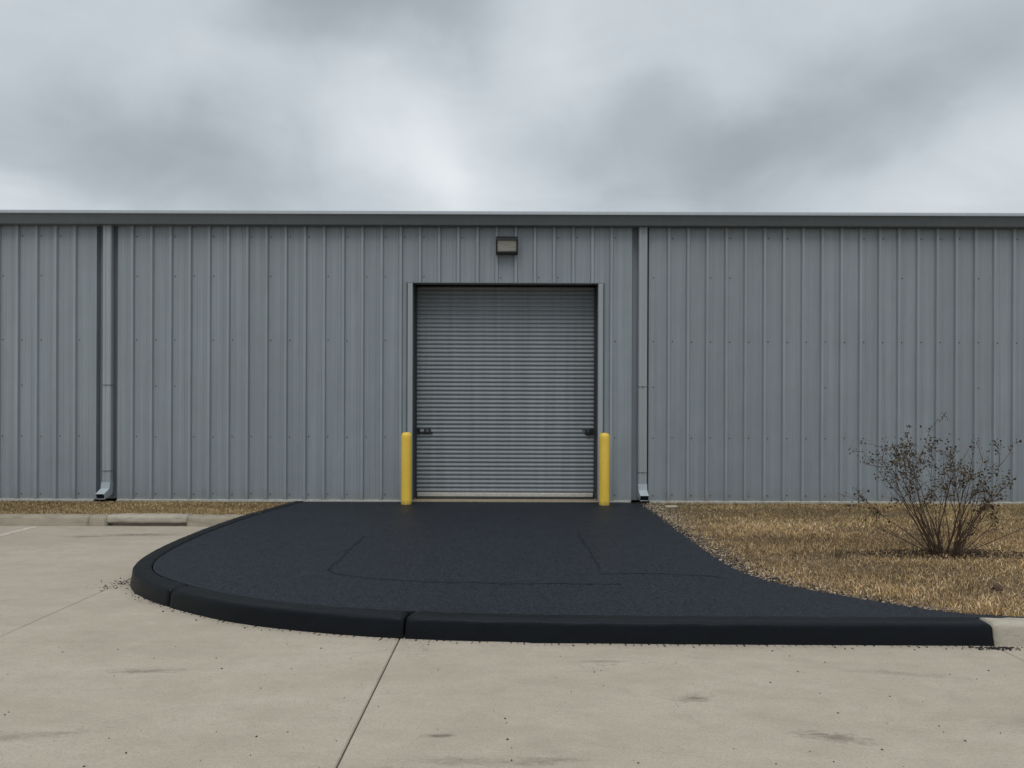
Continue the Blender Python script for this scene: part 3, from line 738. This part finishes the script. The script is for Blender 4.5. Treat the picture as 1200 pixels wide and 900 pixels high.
bush.scale = (.92, .95, .96)

# small dead weed, stone, clod
mb = MB(); rs = random.Random(4)
for k in range(26):
    a = rs.uniform(0, 2*PI); p = Vector((3.28+rs.gauss(0, .05), 7.46+rs.gauss(0, .03), .12)); d_ = Vector((math.cos(a)*.35, math.sin(a)*.35, 1)).normalized()
    l_ = rs.uniform(.07, .17); mb.tube([p, p+d_*l_*.5, p+d_*l_+Vector((rs.gauss(0, .015), 0, 0))], [.0022, .002, .001], 4)
tag(mb.build('dead_weed', M['bark'], origin=(3.28, 7.46, .12)), 'small clump of dead upright weed stalks on the dry lawn left of the shrub', 'weed')
def lump(name, loc, sz, mat, lab, cat):
    bm = bmesh.new(); bmesh.ops.create_icosphere(bm, subdivisions=3, radius=1)
    for v in bm.verts:
        w = 1+.35*mnoise.noise(v.co*1.7+Vector(loc)*3)+.12*mnoise.noise(v.co*6); v.co = Vector((v.co.x*sz[0]*w, v.co.y*sz[1]*w, v.co.z*sz[2]*w))
    me = bpy.data.meshes.new(name); bm.to_mesh(me); bm.free(); me.materials.append(mat); o = bpy.data.objects.new(name, me); C.objects.link(o); o.location = loc; tag(o, lab, cat)
lump('stone', (2.44, 11.30, .14), (.10, .06, .022), M['kerb_pale'], 'flat pale stone on bare soil between the right downspout and the lawn', 'stone')
lump('earth_clod', (4.02, 6.14, .145), (.045, .035, .03), M['bark'], 'dark clod on the dry lawn in front of the shrub, near the right edge', 'clod')

# ------------------------------------------------------------------ sky
w = bpy.data.worlds.new('World'); S.world = w; w.use_nodes = True; nt = w.node_tree
bgn = nt.nodes['Background']; bgn.inputs['Strength'].default_value = .1
SUN_EL, SUN_AZ = R(56), R(188)        # veiled sun high behind the photographer
sky = N(nt, 'ShaderNodeTexSky', sky_type='NISHITA'); sky.sun_disc = False; sky.sun_elevation = SUN_EL; sky.sun_rotation = SUN_AZ; sky.dust_density = 3
tcw = N(nt, 'ShaderNodeTexCoord'); dirv = tcw.outputs['Generated']
nz = N(nt, 'ShaderNodeTexNoise'); nz.inputs['Scale'].default_value = 3.2; nz.inputs['Detail'].default_value = 8; nz.inputs['Roughness'].default_value = .52; L(nt, dirv, nz.inputs['Vector'])
sb = N(nt, 'ShaderNodeVectorMath', operation='SUBTRACT'); L(nt, nz.outputs['Color'], sb.inputs[0]); sb.inputs[1].default_value = (.5, .5, .5)
scv = N(nt, 'ShaderNodeVectorMath', operation='SCALE'); L(nt, sb.outputs[0], scv.inputs[0]); scv.inputs['Scale'].default_value = .26
ad = N(nt, 'ShaderNodeVectorMath', operation='ADD'); L(nt, dirv, ad.inputs[0]); L(nt, scv.outputs[0], ad.inputs[1])
nm = N(nt, 'ShaderNodeVectorMath', operation='NORMALIZE'); L(nt, ad.outputs[0], nm.inputs[0])
sp = N(nt, 'ShaderNodeSeparateXYZ'); L(nt, nm.outputs[0], sp.inputs[0])
az = math_(nt, 'ARCTAN2', sp.outputs['X'], sp.outputs['Y']); el = math_(nt, 'ARCSINE', sp.outputs['Z'])
def px2ang(px, py):
    dx = (px-600)/870; dz = (480-py)/870; return math.atan(dx), math.atan(dz/math.hypot(1, dx))
val = None
blobs = [  # direction given as an angle pair, spread, tilt, strength
    (455, 20, 175, 72, -.05, -.22), (110, 150, 270, 75, .15, -.10), (250, 190, 150, 44, .1, -.07), (770, 165, 190, 66, -.05, -.13), (970, 130, 190, 84, -.30, -.11), (1160, 10, 110, 60, 0, -.07),
    (445, 165, 105, 62, .5, .11), (455, 205, 125, 42, .1, .08), (530, 125, 110, 46, .4, .08), (650, 60, 70, 80, -.7, .10), (870, 80, 75, 26, .2, .05), (1160, 190, 110, 60, -.5, .07), (0, 215, 120, 36, .25, .12), (590, 225, 140, 34, 0, .07), (120, 20, 170, 45, .2, .04),
]
for (bx_, by_, sx, sy, rt, amp) in blobs:
    a0, e0 = px2ang(bx_, by_); sa, se = sx/980, sy/930
    da = math_(nt, 'SUBTRACT', az, a0); de = math_(nt, 'SUBTRACT', el, e0); c_, s_ = math.cos(rt), math.sin(rt)
    u = math_(nt, 'MULTIPLY', math_(nt, 'SUBTRACT', math_(nt, 'MULTIPLY', da, c_), math_(nt, 'MULTIPLY', de, s_)), 1/sa)
    v = math_(nt, 'MULTIPLY', math_(nt, 'ADD', math_(nt, 'MULTIPLY', da, s_), math_(nt, 'MULTIPLY', de, c_)), 1/se)
    q = math_(nt, 'ADD', math_(nt, 'MULTIPLY', u, u), math_(nt, 'MULTIPLY', v, v))
    g = math_(nt, 'MULTIPLY', math_(nt, 'POWER', 2.71828, math_(nt, 'MULTIPLY', math_(nt, 'POWER', q, 1.5), -.62)), amp)
    val = g if val is None else math_(nt, 'ADD', val, g)
# general cloud texture on a plane overhead, and the brighter zenith of an overcast sky
spd = N(nt, 'ShaderNodeSeparateXYZ'); L(nt, dirv, spd.inputs[0])
inv = math_(nt, 'DIVIDE', 1, math_(nt, 'ADD', math_(nt, 'MAXIMUM', spd.outputs['Z'], 0), .22))
cv = N(nt, 'ShaderNodeVectorMath', operation='SCALE'); L(nt, dirv, cv.inputs[0]); L(nt, inv, cv.inputs['Scale'])
cn = noise(nt, cv.outputs[0], 2.6, 9, .56, .5)
val = math_(nt, 'ADD', val, math_(nt, 'MULTIPLY', math_(nt, 'SUBTRACT', cn, .5), .22))
zen = N(nt, 'ShaderNodeMapRange', interpolation_type='SMOOTHSTEP'); zen.inputs['From Min'].default_value = .48; zen.inputs['From Max'].default_value = .95
zen.inputs['To Min'].default_value = 0; zen.inputs['To Max'].default_value = .55; L(nt, spd.outputs['Z'], zen.inputs['Value'])
val = math_(nt, 'ADD', math_(nt, 'ADD', val, .63), zen.outputs[0])
val = math_(nt, 'MAXIMUM', val, .2)
tint = ramp(nt, val, [(.30, (.865, .99, 1.075)), (.62, (.905, .995, 1.06)), (.9, (.965, 1.0, 1.025))])
mul = N(nt, 'ShaderNodeVectorMath', operation='SCALE'); L(nt, tint, mul.inputs[0]); L(nt, math_(nt, 'MULTIPLY', val, 10), mul.inputs['Scale'])
mx = mix(nt, .96, sky.outputs['Color'], mul.outputs[0])
L(nt, mx, bgn.inputs['Color'])
sl = bpy.data.lights.new('sun', 'SUN'); sl.energy = .95; sl.angle = R(32); sl.color = (1, .96, .9); so = bpy.data.objects.new('sun', sl); C.objects.link(so)
so.rotation_euler = (Vector((math.sin(SUN_AZ)*math.cos(SUN_EL), math.cos(SUN_AZ)*math.cos(SUN_EL), math.sin(SUN_EL)))).to_track_quat('Z', 'Y').to_euler()
so.location = (0, 0, 30)
vs_ = S.view_settings; vs_.view_transform = 'Standard'; vs_.look = 'None'; vs_.exposure = 0; vs_.gamma = 1; vs_.use_curve_mapping = False
